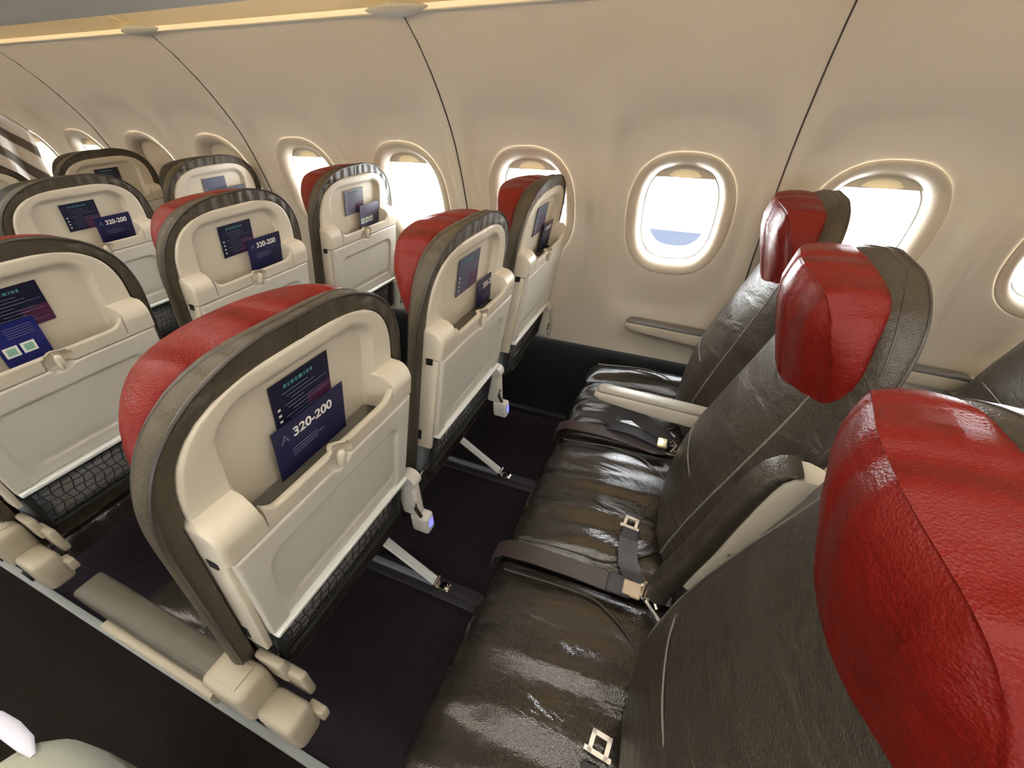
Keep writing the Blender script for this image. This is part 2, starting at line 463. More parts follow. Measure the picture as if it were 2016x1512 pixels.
def grid_sheet(mb, zs, us, hw, yf, depth):
    H, Wd = len(zs), len(us); P = np.zeros((H, Wd, 3))
    for i, z in enumerate(zs):
        h = max(hw(z), 1e-4)
        for j, u in enumerate(us):
            P[i, j] = (u*h, 0, z)
    X = P[:, :, 0]; Z = P[:, :, 2]
    P[:, :, 1] = yf(X, Z)
    vs = P.reshape(-1, 3).tolist(); fs = []
    for i in range(H-1):
        for j in range(Wd-1):
            a = i*Wd+j; fs.append((a, a+1, a+Wd+1, a+Wd))
    mb.add(vs, fs)
    # skirt
    loop = [(i, 0) for i in range(H)]+[(H-1, j) for j in range(1, Wd)]+[(i, Wd-1) for i in range(H-2, -1, -1)]
    r0 = [tuple(P[i, j]) for i, j in loop]
    r1 = [(x, yb(z)+depth, z) for x, y, z in r0]
    mb.loft([r0, r1], cap=False, closed=False)

def edge_round(X, Z, hwf, ztop, r):
    HW = np.vectorize(hwf)(Z); ex = HW-np.abs(X); ez = ztop-Z
    e = np.clip(np.minimum(ex, ez), 0, r)
    return r-np.sqrt(np.maximum(0, r*r-(r-e)**2))
def rbox(X, Z, cx, cz, hx, hz, r):
    qx = np.abs(X-cx)-(hx-r); qz = np.abs(Z-cz)-(hz-r)
    return np.sqrt(np.maximum(qx, 0)**2+np.maximum(qz, 0)**2)+np.minimum(np.maximum(qx, qz), 0)-r

ZSEAM = .953
def latch_dimple(X, Z):
    d = np.sqrt(X**2+(Z-.962)**2); return .016*(1-sstep(.020, .026, d))
def make_upper_shell():
    mb = MB(); ZT = 1.170
    hw = lambda z: (he(z, .193, 1.0, ZT, 3.2) if z > 1.024 else .193+.005*float(sstep(1.024, 1.018, z)))
    zs = sorted(set([.90, .93, ZSEAM-.0006, ZSEAM+.0006, .956]+[round(v, 5) for v in np.arange(.960, 1.036, .003)]+[round(v, 5) for v in np.arange(1.036, 1.150, .005)]+[1.152, 1.155, 1.158, 1.161, 1.164, 1.166, 1.168, 1.1692, 1.17]))
    us = set(np.round(np.linspace(-1, 1, 61), 5))
    for v in (.985, .97, .995, .695, .675, .685, .66, .71, .73, .64, .62, .75): us |= {v, -v}
    us = sorted(us)
    def yf(X, Z):
        y = -SL*(Z-1.0)+.034+edge_round(X, Z, hw, ZT, .007)
        rec = rbox(X, Z, 0, .99, .142, .155, .055)
        y += .017*(1-sstep(-.013, .0, rec))
        cut = .136-.10*np.maximum(0, 1.0-Z)                          # inner edge of the pocket cut
        mask = sstep(0, .004, np.abs(X)-cut)
        t = np.clip((1.024-Z)/.040, 0, 1); bul = .042*np.sqrt(np.maximum(0, 1-(1-t)**2))
        bul = np.where(Z < ZSEAM, 0, bul)
        base = -SL*(Z-1.0)+.034+edge_round(X, Z, hw, 9, .007)
        y = np.where(mask > 0, y*(1-mask)+mask*(base-bul), y)
        # behind the tray the sheet keeps back
        y = np.where(Z < ZSEAM, -SL*(Z-1.0)+.052, y)
        return y
    grid_sheet(mb, zs, us, hw, yf, .062)
    # lip of the literature pocket, flush with the shoulders
    rings = []
    xs = np.linspace(-.1355, .1355, 41)
    for x in xs:
        zt = .984+ .020*max(0.0, (abs(x)-.112)/.0235)**2
        def fy(z): 
            d = .016*(1-float(sstep(.020, .026, math.sqrt(x*x+(z-.962)**2))))
            return yb(z)-.008+d
        rings.append([(x, fy(ZSEAM), ZSEAM), (x, fy(.958), .958), (x, fy(.963), .963), (x, fy(.968), .968), (x, fy(.973), .973), (x, fy(.978), .978), (x, fy(zt-.004), zt-.004), (x, fy(zt)+.002, zt-.001), (x, fy(zt)+.006, zt), (x, fy(zt)+.012, zt-.002), (x, yb(.97)+.007, .972), (x, yb(ZSEAM)+.007, ZSEAM)])
    mb.loft(rings)
    return mb.mesh('shell', 'shell', angle=38)
def make_tray():
    mb = MB(); ZT = ZSEAM-.003
    hw = lambda z: .184+.007*(z-.715)/.235
    zs = sorted(set([.715, .717, .7185, .722, .728, .733, .738, .744, .747, .750, .753, .756]+[round(v, 4) for v in np.arange(.76, .86, .008)]+[round(v, 4) for v in np.arange(.86, .951, .003)]+[ZT-.001, ZT-.003, ZT]))
    us = set(np.round(np.linspace(-1, 1, 61), 5))
    for v in (.985, .97, .995, .80, .81, .82, .83, .84, .85, .86, .05, .07, .09, .11, .13, .78): us |= {v, -v}
    us = sorted(us)
    def yf(X, Z):
        zt = ZT
        HW = .184+.007*(Z-.715)/.235
        e = np.clip(np.minimum(np.minimum(HW-np.abs(X), zt-Z), Z-.715), 0, .005)
        y = -SL*(Z-1.0)-.010+.005-np.sqrt(np.maximum(0, .005**2-(.005-e)**2))
        rec = rbox(X, Z, 0, .80, .155, .105-.00*X, .035)
        y += .0065*(1-sstep(-.009, .0, rec))
        bar = rbox(X, Z, .01, .757, .135, .009, .004)
        y += .0025*(1-sstep(-.003, .0, bar))
        y += np.sqrt(0*X)+latch_dimple(X, Z)
        return y
    grid_sheet(mb, zs, us, hw, yf, .016)
    mb.box(-.183, .183, 0, .02, .7149, .716, shear=lambda x, y, z: (x, y+yb(z)-.003, z))
    return mb.mesh('tray_table', 'tray', angle=38)
def make_frame():
    mb = MB(); sh = lambda x, y, z: (x, y+yb(z), z)
    mb.box(-.197, -.186, .000, .072, .672, .950, .003, sh)
    mb.box(.186, .197, .000, .072, .672, .950, .003, sh)
    mb.box(-.19, .19, .030, .070, .66, .82, .006, sh)
    return mb.mesh('back_frame', 'shell')
def make_slot(a):
    mb = MB(); sh = lambda x, y, z: (x, y+yb(z), z)
    if a == 0: mb.box(-.1985, -.1965, .030, .043, .700, .732, 0, sh)
    else: mb.box(-.1990, -.1970, .014, .030, .938, .955, 0, sh)
    return mb.mesh('recline_slot' if a == 0 else 'tray_pivot_gap', 'black')
def make_rail():
    mb = MB(); mb.box(-.182, .182, -.016, .020, .7005, .7125, .003, lambda x, y, z: (x, y+yb(z), z))
    return mb.mesh('tray_edge', 'rail')
def make_lower():
    mb = MB(); sh = lambda x, y, z: (x, y+yb(z), z)
    mb.box(-.192, .192, .028, .060, .560, .698, .010, sh); return mb.mesh('lower_panel', 'lower')
def make_pocket_panel():
    mb = MB(); sh = lambda x, y, z: (x, y+yb(z), z)
    mb.box(-.150, .150, .014, .027, .580, .665, .004, sh); return mb.mesh('pocket_insert', 'pocketback')
def make_net():
    mb = MB()
    def P(x, z): return (x, yb(z)+.006-.010*max(0, 1-(x/.17)**2)*math.sin(math.pi*(z-.565)/.13)*.9, z)
    nx, nz = 19, 5
    for i in range(nx+1):
        x = -.172+.344*i/nx
        mb.tube([P(x+ .004*math.sin(z*90+i), z) for z in np.linspace(.570, .690, 9)], .0014, 4)
    for j in range(nz+1):
        z = .575+.11*j/nz
        mb.tube([P(x, z+.0025*math.sin(x*110+j*2)) for x in np.linspace(-.172, .172, 25)], .0014, 4)
    sh = lambda x, y, z: (x, y+yb(z), z)
    mb.box(-.180, .180, .002, .010, .684, .698, .002, sh); mb.box(-.180, .180, .000, .012, .562, .574, .003, sh)
    mb.box(-.182, -.168, .000, .010, .562, .698, .002, sh); mb.box(.168, .182, .000, .010, .562, .698, .002, sh)
    return mb.mesh('net_pocket', 'net')
def make_latch():
    mb = MB(); rings = []
    for i in range(13):
        t = i/12; z = .943+.036*t; r = .0075*math.sqrt(max(.02, 1-(2*t-1)**4))
        rings.append([(r*math.cos(a), yb(z)-.010+r*1.0*math.sin(a), z) for a in [k*math.pi/6 for k in range(12)]])
    mb.loft(rings); return mb.mesh('tray_latch', 'shell')

GZ = [.45, .6, .75, .93, 1.0, 1.1, 1.2]; GO = [.105, .098, .092, .080, .076, .080, .090]
FRONT_Z = [.43, .46, .55, .65, .75, .85, .95, 1.05, 1.15, 1.215]
FRONT_O = [.120, .135, .158, .172, .168, .150, .126, .108, .104, .104]
def leather_front(x, z, k=1.0):
    f = float(np.interp(z, FRONT_Z, FRONT_O)); g = float(np.interp(z, GZ, GO))
    fr = f-(f-g)*min(1.15, abs(x)/.205)**2.2
    return fr
LZT = 1.201
def lhw(z): return he(z, .228, 1.0, LZT+.002, 2.6)
def section(z):
    """closed outline of the upholstery at height z"""
    h = lhw(z)*(1-.05*float(sstep(.60, .48, z)))
    t = max(0, (z-1.10)/(LZT+.001-1.10)); k = max(.02, (1-t**5))**.5
    if z < .50: k *= (1-((.50-z)/.016)**2*.3)
    bo = .037; bi = .061; N = 31; pts = []
    c0 = .058
    for j in range(N):
        a = math.pi*j/(N-1); x = h*sgn(math.cos(a), .36)
        fr = leather_front(x, z)-.005*float(sstep(.0, .2, .16-abs(x)))*float(sstep(.5, .6, z))*float(sstep(1.1, 1.0, z))
        b0 = bo+.013
        pts.append((x, b0+(fr-b0)*k*math.sin(a)**.55 if 0 < j < N-1 else b0))
    hs = he(z, .193, 1.0, 1.170, 3.2) if z < 1.17 else 0
    if z < 1.03: hs = .198
    xi = hs+.003 if z < 1.17 else 0.0
    inner = bi if z < 1.168 else bo
    xi = min(xi, h*.97)
    back = [(h-.002, bo+.006), (h-.006, bo+.002), (h-(h-xi)*.5, bo), (xi, bo+.001), (xi-.0005 if xi else 0, inner), (xi*.5, inner)]
    pts += [(-x, y) for x, y in back]+[(0, inner)]+back[::-1]
    return [(x, yb(z)+y, z) for x, y in pts]
LZS = [.484, .487, .492, .50]+list(np.arange(.51, 1.02, .03))+list(np.arange(1.02, 1.17, .0125))+[1.170, 1.173, 1.177, 1.182, 1.188, 1.193, 1.197, 1.200, LZT]
def make_backrest(mname='band'):
    mb = MB(); mb.loft([section(z) for z in LZS]); return mb.mesh('backrest', mname, angle=60)
def make_piping():
    mb = MB()
    for fi in (3, 33):
        zz = [z for z in LZS if z > .60]
        L_, R_ = [], []
        for z in zz:
            sec = section(z)
            if fi == 3: a_, b_ = sec[3], sec[27]
            else: a_, b_ = sec[-2], sec[32]
            R_.append(a_); L_.append(b_)
        mb.tube(L_+R_[::-1], .0016 if fi == 3 else .0026, 6)
    return mb.mesh('piping', 'piping')
def make_pillow(m):
    mb = MB(); N = 48
    def outl(k, N=N):
        # six sided outline with rounded corners
        a = 2*math.pi*k/N
        key = [(.0, .182), (.36, .176), (.62, .150), (.97, .120), (1.25, .118), (1.5708, .115)]
        return a
    base = [(.196, 1.085), (.188, 1.118), (.166, 1.158), (.136, 1.182), (.092, 1.192), (0, 1.195)]
    low = [(.196, 1.06), (.188, 1.015), (.170, .965), (.148, .940), (.112, .930), (0, .928)]
    right = low[::-1]+base
    full = right+[(-x, z) for x, z in right[::-1][1:-1]]
    # smooth the outline a little
    pts = []
    n = len(full)
    for i in range(n):
        p0, p1 = full[i], full[(i+1) % n]
        for t in (0, .33, .66): pts.append((p0[0]*(1-t)+p1[0]*t, p0[1]*(1-t)+p1[1]*t))
    for _ in range(2):
        pts = [((pts[i-1][0]+2*pts[i][0]+pts[(i+1) % len(pts)][0])/4, (pts[i-1][1]+2*pts[i][1]+pts[(i+1) % len(pts)][1])/4) for i in range(len(pts))]
    cz = 1.075; rings = []
    CZ = [.93, 1.0, 1.07, 1.13, 1.20]; CO = [.088, .122, .158, .184, .184]; EO = [.058, .072, .106, .130, .138]
    # scale of the outline, blend from the back sheet (0) to the front (1)
    for sc, b in ((.60, 0), (.90, 0), (.97, .06), (1.0, .20), (1.012, .45), (1.0, .70), (.972, .88), (.955, .945), (.945, .975), (.935, .962), (.92, .968), (.90, .985), (.75, 1.0), (.55, 1.005), (.3, 1.01), (.08, 1.01)):
        ring = []
        for x, z in pts:
            X = x*sc; Z = cz+(z-cz)*sc
            C = float(np.interp(Z, CZ, CO)); E_ = float(np.interp(Z, CZ, EO)); q = (abs(X)/.180)**2
            fr = C-(C-E_)*q; bk_ = .074-.022*q*float(sstep(1.14, 1.0, Z))
            ring.append((X, yb(Z)+bk_+(fr-bk_)*b, Z))
        rings.append(ring)
    mb.loft(rings); me = mb.mesh('headrest_pillow', m, angle=70); return me
def make_cushion():
    mb = MB(); N = 48; ys = []; rings = []
    y0, y1 = .172, .615
    T = [0, .004, .012, .03, .06, .10, .2, .3, .4, .5, .6, .7, .78, .84, .885, .92, .95, .972, .988, .997, 1.0]
    for t in T:
        y = y0+(y1-y0)*t
        e = 1.0
        zt = .462+.006*math.sin(math.pi*min(1, t*1.1))- .016*float(sstep(.5, 1, t))
        zb = .335+.075*float(sstep(.35, 0, t))
        # rolled front edge
        if t > .84:
            q = (t-.84)/.16; k = math.sqrt(max(0, 1-q*q)); zt = .380+(zt-.380)*k; zb = .345+(.335-.345)*k
        if t < .03: q = 1-t/.03; k = math.sqrt(max(0, 1-q*q)); zt = .40+(zt-.40)*k
        h = .2475
        ring = []
        for j in range(N):
            a = 2*math.pi*j/N; c, s_ = math.cos(a), math.sin(a)
            x = h*sgn(c, .30); zz = (zt+zb)/2+(zt-zb)/2*sgn(s_, .42)
            if s_ > 0 and t < .9: zz += .004*math.cos(x/.24*math.pi)*math.sin(math.pi*t)+.0025*math.sin(x*38+y*17)*math.sin(math.pi*t)
            ring.append((x, y, zz))
        rings.append(ring)
    mb.loft(rings); return mb.mesh('seat_cushion', 'cushion', angle=70)
def make_cushion_seam():
    out = []
    for s_ in (-1, 1):
        mb = MB(); pts = []
        for i in range(22):
            t = i/21; y = .215+.36*t
            x = s_*(.205-.10*max(0, 1-t/.42)**1.7)
            zt = .4685+.004*math.sin(math.pi*t)-.016*float(sstep(.5, 1, t))-.0012
            pts.append((x, y, zt-.0022))
        mb.tube(pts, .0022, 6); out.append(mb.mesh('cushion_seam', 'piping'))
    return out
def make_placard(faded):
    sh = lambda x, y, z: (x, y+yb(z), z)
    mb = MB(); mb.box(-.052, .052, .0470, .0486, 1.033, 1.121, 0, sh)
    p = mb.mesh('placard', 'placard_faded' if faded else 'placard', smooth=False)
    mb = MB(); mb.box(.006, .0515, .0464, .0471, 1.034, 1.072, 0, sh); pl = mb.mesh('placard_patch', 'plum', smooth=False)
    mb = MB()
    for i in range(9):
        x0 = -.034+.006*(i % 3); z = 1.0985-.0068*i; x1 = x0+.045+.016*((i*7) % 3)-.01*(i % 2); mb.box(x0, min(.046, x1), .0458, .0463, z, z+.0011, 0, sh)
    l = mb.mesh('placard_lines', 'ink_grey', smooth=False)
    mb = MB(); x = -.030
    for wd in (.006, .004, .007, .005, .008, .004, .006, .005):
        mb.box(x, x+wd-.0015, .0458, .0463, 1.107, 1.1125, 0, sh); x += wd+.001
    hd = mb.mesh('placard_heading', 'ink_teal', smooth=False)
    mb = MB()
    for i in range(4): mb.box(-.046, -.0415, .0456, .0462, 1.076-.0105*i, 1.0795-.0105*i, .0, sh)
    d = mb.mesh('placard_dots', 'ink_white', smooth=False)
    return p, pl, l, hd, d

ME = dict(shell=make_upper_shell(), tray=make_tray(), frame=make_frame(), slot=make_slot(0), gap=make_slot(1), rail=make_rail(), lower=make_lower(),
          insert=make_pocket_panel(), net=make_net(), latch=make_latch(), back=make_backrest('band'), piping=make_piping(),
          pillow=make_pillow('red'), pillow_dark=make_pillow('dark_pillow'), cushion=make_cushion(), seam=make_cushion_seam())
ME['back_front'] = make_backrest('brown')
PL = make_placard(False); PLF = make_placard(True)
def mk_back_seams():
    mb = MB()
    for s_ in (-1, 1):
        pts = []
        for i in range(20):
            z = .50+.52*i/19; f = float(np.interp(z, FRONT_Z, FRONT_O)); x = s_*(.150+.012*math.sin(i/19*math.pi)); g = float(np.interp(z, GZ, GO)); f = (f-(f-g)*(abs(x)/.205)**2.2)-.003*float(1)
            pts.append((x, yb(z)+f+.0005, z))
        mb.tube(pts, .0022, 6)
    for z in (.70,):
        mb.tube([(x, yb(z+.03*(1-(x/.15)**2))+float(np.interp(z, FRONT_Z, FRONT_O))-(float(np.interp(z, FRONT_Z, FRONT_O))-.09)*(abs(x)/.205)**2.2-.0045, z+.03*(1-(x/.15)**2)) for x in np.linspace(-.15, .15, 17)], .0016, 6)
    return mb.mesh('backrest_seam', 'stitch')
ME['bseam'] = mk_back_seams()

# frame parts carried by each seat
def frame_meshes():
    F = {}
    b = MB(); b.tube([(-SP/2, .52, .305), (SP/2, .52, .305)], .022, 12); F['front_beam'] = b.mesh('cross_beam', 'black')
    b = MB(); b.tube([(-SP/2, .36, .300), (SP/2, .36, .300)], .020, 12); F['rear_beam'] = b.mesh('cross_beam', 'black')
    b = MB(); b.box(-.245, .245, .33, .58, .322, .334, .003); F['seat_pan'] = b.mesh('seat_pan', 'black')
    x = 0
    l = MB(); l.box(x-.016, x+.016, .535, .575, .028, .31, .006); l.box(x-.020, x+.020, .52, .60, .014, .035, .004); F['leg'] = l.mesh('leg', 'alu')
    l = MB()
    for dx in (-.010, .010): l.tube([(x+dx, .125, .040), (x+dx, .22, .105), (x+dx*1.4, .50, .300)], .0062, 8)
    l.box(x-.008, x+.008, .13, .50, .0, .010, 0, lambda X, Y, Z: (X, Y, Z+.046+(Y-.125)*.69-.004)); F['strut'] = l.mesh('strut', 'rail')
    l = MB(); l.box(x-.010, x+.010, .12, .56, .018, .030, .003); F['floor_bar'] = l.mesh('floor_bar', 'lower')
    l = MB(); l.box(x-.015, x+.015, .075, .135, .015, .032, .004); l.tube([(x-.02, .125, .040), (x+.02, .125, .040)], .009, 10); l.tube([(x, .09, .03), (x, .09, .048)], .008, 10); F['track_fitting'] = l.mesh('track_fitting', 'chrome')
    l = MB(); l.box(x-.014, x+.014, .055, .110, .53, .66, .011); l.tube([(x-.016, .075, .655), (x+.016, .075, .655)], .024, 16); F['bracket'] = l.mesh('bracket', 'outlet')
    l = MB(); l.tube([(x-.0165, .052, .60), (x-.0165, .06, .57), (x-.0165, .048, .545)], .005, 8); F['linkage'] = l.mesh('linkage', 'chrome')
    l = MB(); l.box(x-.018, x+.018, .035, .085, .475, .535, .008); F['power_outlet'] = l.mesh('power_outlet', 'outlet')
    l = MB(); l.box(x-.007, x+.009, .0335, .0355, .495, .520, .0005); F['outlet_light'] = l.mesh('outlet_light', 'led')
    return F
FM = frame_meshes()
def add_frame(t, k):
    link('cross_beam', FM['front_beam'], t); link('cross_beam', FM['rear_beam'], t); link('seat_pan', FM['seat_pan'], t)
    if k in (1, 2):
        x = (.485 if k == 1 else 1.03)-(SX+SP*k)
        for nm in ('leg', 'strut', 'floor_bar', 'track_fitting'): link(nm, FM[nm], t, (x, 0, 0))
    x = .218 if k < 2 else .222
    br = link('bracket', FM['bracket'], t, (x, 0, 0)); link('linkage', FM['linkage'], br)
    if k < 2:
        ou = link('power_outlet', FM['power_outlet'], br); link('outlet_light', FM['outlet_light'], t, (x, 0, 0))['label'] = 'glowing blue outlet light'

def row_y(r): return Y1+(r-1)*ROW       # r = 0 is our own row
def make_seat(r, k, label, pillow='pillow', faded=False, front=False):
    t = empty('airplane_seat', (SX+SP*k, row_y(r), 0), label, 'seat', 'aircraft seats in rows of three')
    b = link('backrest', ME['back_front' if front else 'back'], t); link('piping', ME['piping'], b)
    if front: link('seam', ME['bseam'], b)
    link('seat_shell', ME['shell'], t)
    tr = link('tray_table', ME['tray'], t); link('tray_edge', ME['rail'], tr); link('tray_latch', ME['latch'], t)
    bf = link('back_frame', ME['frame'], t); link('recline_slot', ME['slot'], bf); link('tray_pivot_gap', ME['gap'], bf); link('lower_panel', ME['lower'], t); link('magazine', ME['insert'], t)
    link('net_pocket', ME['net'], t)
    link('headrest_pillow', ME[pillow], t)['label'] = 'red leather headrest pillow' if pillow == 'pillow' else 'dark headrest pillow'
    c = link('seat_cushion', ME['cushion'], t); link('cushion_seam', ME['seam'][0], c); link('cushion_seam', ME['seam'][1], c)
    add_frame(t, k)
    P = PLF if faded else PL
    p = link('placard', P[0], t)
    link('printed_patch', P[1], p); link('printed_lines', P[2], p); link('printed_heading', P[3], p); link('printed_dots', P[4], p)
    return t
SEATS = {
 (0, 0): 'nearest black seat at the right with a huge red headrest filling the corner',
 (0, 1): 'middle seat of the nearest row, shiny red headrest above an open square buckle',
 (0, 2): 'window seat of the nearest row, its narrow red headrest in front of a bright window',
 (1, 0): 'largest cream seat back, in the centre foreground, with A 320-200 card',
 (1, 1): 'cream seat back with scuffed brown leather top, second from the aisle in the row ahead',
 (1, 2): 'narrow looking cream seat back by the window in the row ahead, overlapping a window',
 (2, 0): 'cream seat back cut by the left edge with a bright blue leaflet in its pocket',
 (2, 1): 'cream seat back left of centre with red headrest and navy A 320-200 card',
 (2, 2): 'pale seat back by the window with red headrest and white icon card',
 (3, 0): 'seat back mostly outside the left edge, aisle side of the third row ahead',
 (3, 1): 'seat back at the left without visible red, navy card under a dark placard',
 (3, 2): 'seat back with black headrest in front of the half closed window shade',
 (4, 0): 'far seat back hidden at the aisle before the curtain',
 (4, 1): 'far seat back just peeking in at the left edge beside the curtain',
 (4, 2): 'farthest visible seat back with only the top in view, below two far windows',
 (-1, 0): 'aisle seat right behind the nearest row, hidden by its large red headrest',
 (-1, 1): 'middle seat behind the nearest row, at the right picture edge',
 (-1, 2): 'window seat behind the nearest row, its grey brown leather cut by the right edge',
}
for (r, k_), lab in SEATS.items():
    make_seat(r, k_, lab, pillow='pillow' if r <= 2 else 'pillow_dark', faded=(r, k_) in ((1, 1), (1, 2), (2, 2), (3, 2)), front=r <= 0)

# ------------------------------------------------------------------ armrests
def arm_meshes(padm):
    prof = []      # side profile: y, ztop, zbottom (local y forward)
    ys = [.150, .160, .20, .27, .34, .41, .455, .478, .490, .4955, .497]
    zt = [.652, .655, .657, .659, .661, .663, .664, .663, .660, .653, .647]
    zb = [.600, .596, .594, .598, .604, .611, .617, .622, .629, .637, .643]
    body = MB(); pad = MB(); rb = []; rp = []
    for y, a, b in zip(ys, zt, zb):
        h = .0235; ring = []
        for j in range(20):
            t = 2*math.pi*j/20; ring.append((h*sgn(math.cos(t), .4), y, (a-.009+b)/2+(a-.009-b)/2*sgn(math.sin(t), .5)))
        rb.append(ring)
    body.loft(rb)
    for y, a in list(zip(ys, zt))[:-1]:
        y2 = y if y < .485 else y-.004
        h = .0225*(1 if y < .47 else 1-((y-.47)/.026)**2*.5)
        rp.append([(h*sgn(math.cos(2*math.pi*j/16), .5), y2, a-.007+.008*sgn(math.sin(2*math.pi*j/16), .7)) for j in range(16)])
    pad.loft(rp)
    # line of the joint on the side
    return body.mesh('armrest_body', 'arm'), pad.mesh('armrest_pad', padm)
AB, AP = arm_meshes('armpad'); ABD, APD = arm_meshes('armpad_dark')
ABB, APB = arm_meshes('brown')
def pivot_mesh():
    mb = MB(); mb.box(-.022, .022, .095, .17, .575, .648, .012); mb.box(-.012, .012, .06, .15, .52, .60, .006); return mb.mesh('armrest_pivot', 'arm')
PV = pivot_mesh()
def armrest(r, k, label, dark=False):
    x = {0: -.047, 1: SX+SP/2, 2: SX+1.5*SP, 3: SX+2.5*SP-.004}[k]
    t = empty('armrest', (x, row_y(r), 0), label, 'armrest', 'armrests of the seat rows')
    link('armrest_body', ABD if dark else AB, t); link('armrest_pad', APD if dark else AP, t); link('armrest_pivot', PV, t)
    return t
armrest(0, 3, 'dark topped armrest at the window wall of the nearest row', dark=True)
armrest(0, 2, 'cream armrest with pale pad between the window seat and the middle seat, lowered')
armrest(1, 3, 'armrest by the window wall in the row ahead', dark=True)
armrest(2, 3, 'armrest by the window wall two rows ahead', dark=True)
armrest(-1, 3, 'dark topped armrest at the right edge below the windows, row behind', dark=True)
for r, n_ in ((3, 'third row ahead'), (4, 'farthest row before the curtain')): armrest(r, 3, 'window wall armrest of the '+n_, dark=True)
# aisle side armrests, with the bulky hinge covers
def aisle_arm(r, label):
    t = empty('aisle_armrest', (-.047, row_y(r)+.02, -.018), label, 'armrest', 'aisle side armrests')
    b = MB(); rings = []
    ys = [.14, .16, .25, .35, .44, .490, .503, .508]; zt = [.640, .642, .650, .658, .664, .664, .660, .650]; zb = [.575, .572, .575, .590, .606, .618, .628, .640]
    for y, a, c in zip(ys, zt, zb):
        rings.append([(.026*sgn(math.cos(2*math.pi*j/20), .35), y, (a+c)/2+(a-c)/2*sgn(math.sin(2*math.pi*j/20), .45)) for j in range(20)])
    b.loft(rings); link('armrest_body', b.mesh('aisle_arm_body', 'aisle_pad_shaded'), t)
    e = MB(); rings = []
    for i in range(10):
        y = .14+.30*i/9; rings.append([(-.030+.0095*sgn(math.cos(2*math.pi*j/12), .5), y, .585+.012*i/9+.016*sgn(math.sin(2*math.pi*j/12), .5)*(1-.3*i/9)) for j in range(12)])
    e.loft(rings); link('armrest_trim', e.mesh('aisle_arm_trim', 'aisle_arm'), t)
    h = MB(); h.box(-.032, .028, .055, .150, .560, .652, .014); hc = link('hinge_cover', h.mesh('hinge_cover', 'aisle_arm'), t)
    g = MB(); g.box(-.020, .018, .075, .130, .6515, .6545, .001); link('hinge_flap', g.mesh('hinge_flap', 'aisle_arm'), hc)
    h = MB(); h.box(-.026, .026, -.020, .062, .500, .590, .014); h.box(.020, .036, -.035, .0, .53, .56, .004); link('recline_housing', h.mesh('recline_housing', 'aisle_arm'), t)
    q = MB(); q.box(.036, .052, .00, .06, .56, .63, .006); q.box(.030, .046, .03, .09, .60, .66, .006); link('hinge_bracket', q.mesh('hinge_bracket', 'aisle_arm'), t)
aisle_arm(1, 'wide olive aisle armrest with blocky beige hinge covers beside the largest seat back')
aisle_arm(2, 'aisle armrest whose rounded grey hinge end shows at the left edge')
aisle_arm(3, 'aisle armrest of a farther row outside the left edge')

# raised armrest between the two nearest seats
t = empty('raised_armrest', (SX+SP/2-.001, row_y(0), 0), 'cream armrest folded up between the nearest aisle seat and the middle seat', 'armrest')
mb = MB(); rings = []
RZ = [.585, .60, .65, .72, .80, .86, .905, .930, .942, .946]
RF = [.185, .188, .176, .160, .146, .134, .124, .116, .106, .094]
RB = [.120, .105, .090, .076, .062, .052, .046, .046, .054, .070]
for z, f_, b_ in zip(RZ, RF, RB):
    rings.append([(.024*sgn(math.cos(2*math.pi*j/20), .4), (f_+b_)/2+(f_-b_)/2*sgn(math.sin(2*math.pi*j/20), .5), z) for j in range(20)])
mb.loft(rings); bd = link('armrest_body', mb.mesh('raised_body', 'arm'), t)
mb = MB(); rings = []
PZ2 = [.50, .52, .58, .65, .72, .80, .86, .905, .932, .948, .953]
PF = [.240, .246, .232, .212, .194, .178, .163, .150, .138, .120, .098]
PB = [.200, .196, .182, .168, .152, .138, .126, .116, .108, .096, .090]
for z, f_, b_ in zip(PZ2, PF, PB):
    rings.append([(.026*sgn(math.cos(2*math.pi*j/20), .5), (f_+b_)/2+(f_-b_)/2*sgn(math.sin(2*math.pi*j/20), .7), z) for j in range(20)])
mb.loft(rings); link('armrest_pad', mb.mesh('raised_pad', 'brown'), t)
mb = MB()
for z, y in ((.70, .120), (.735, .110), (.70, .143), (.735, .136), (.80, .108), (.63, .135)):
    mb.tube([(-.0265, y, z), (-.0225, y, z)], .0032, 10)
link('screw', mb.mesh('screw', 'armpad'), t)

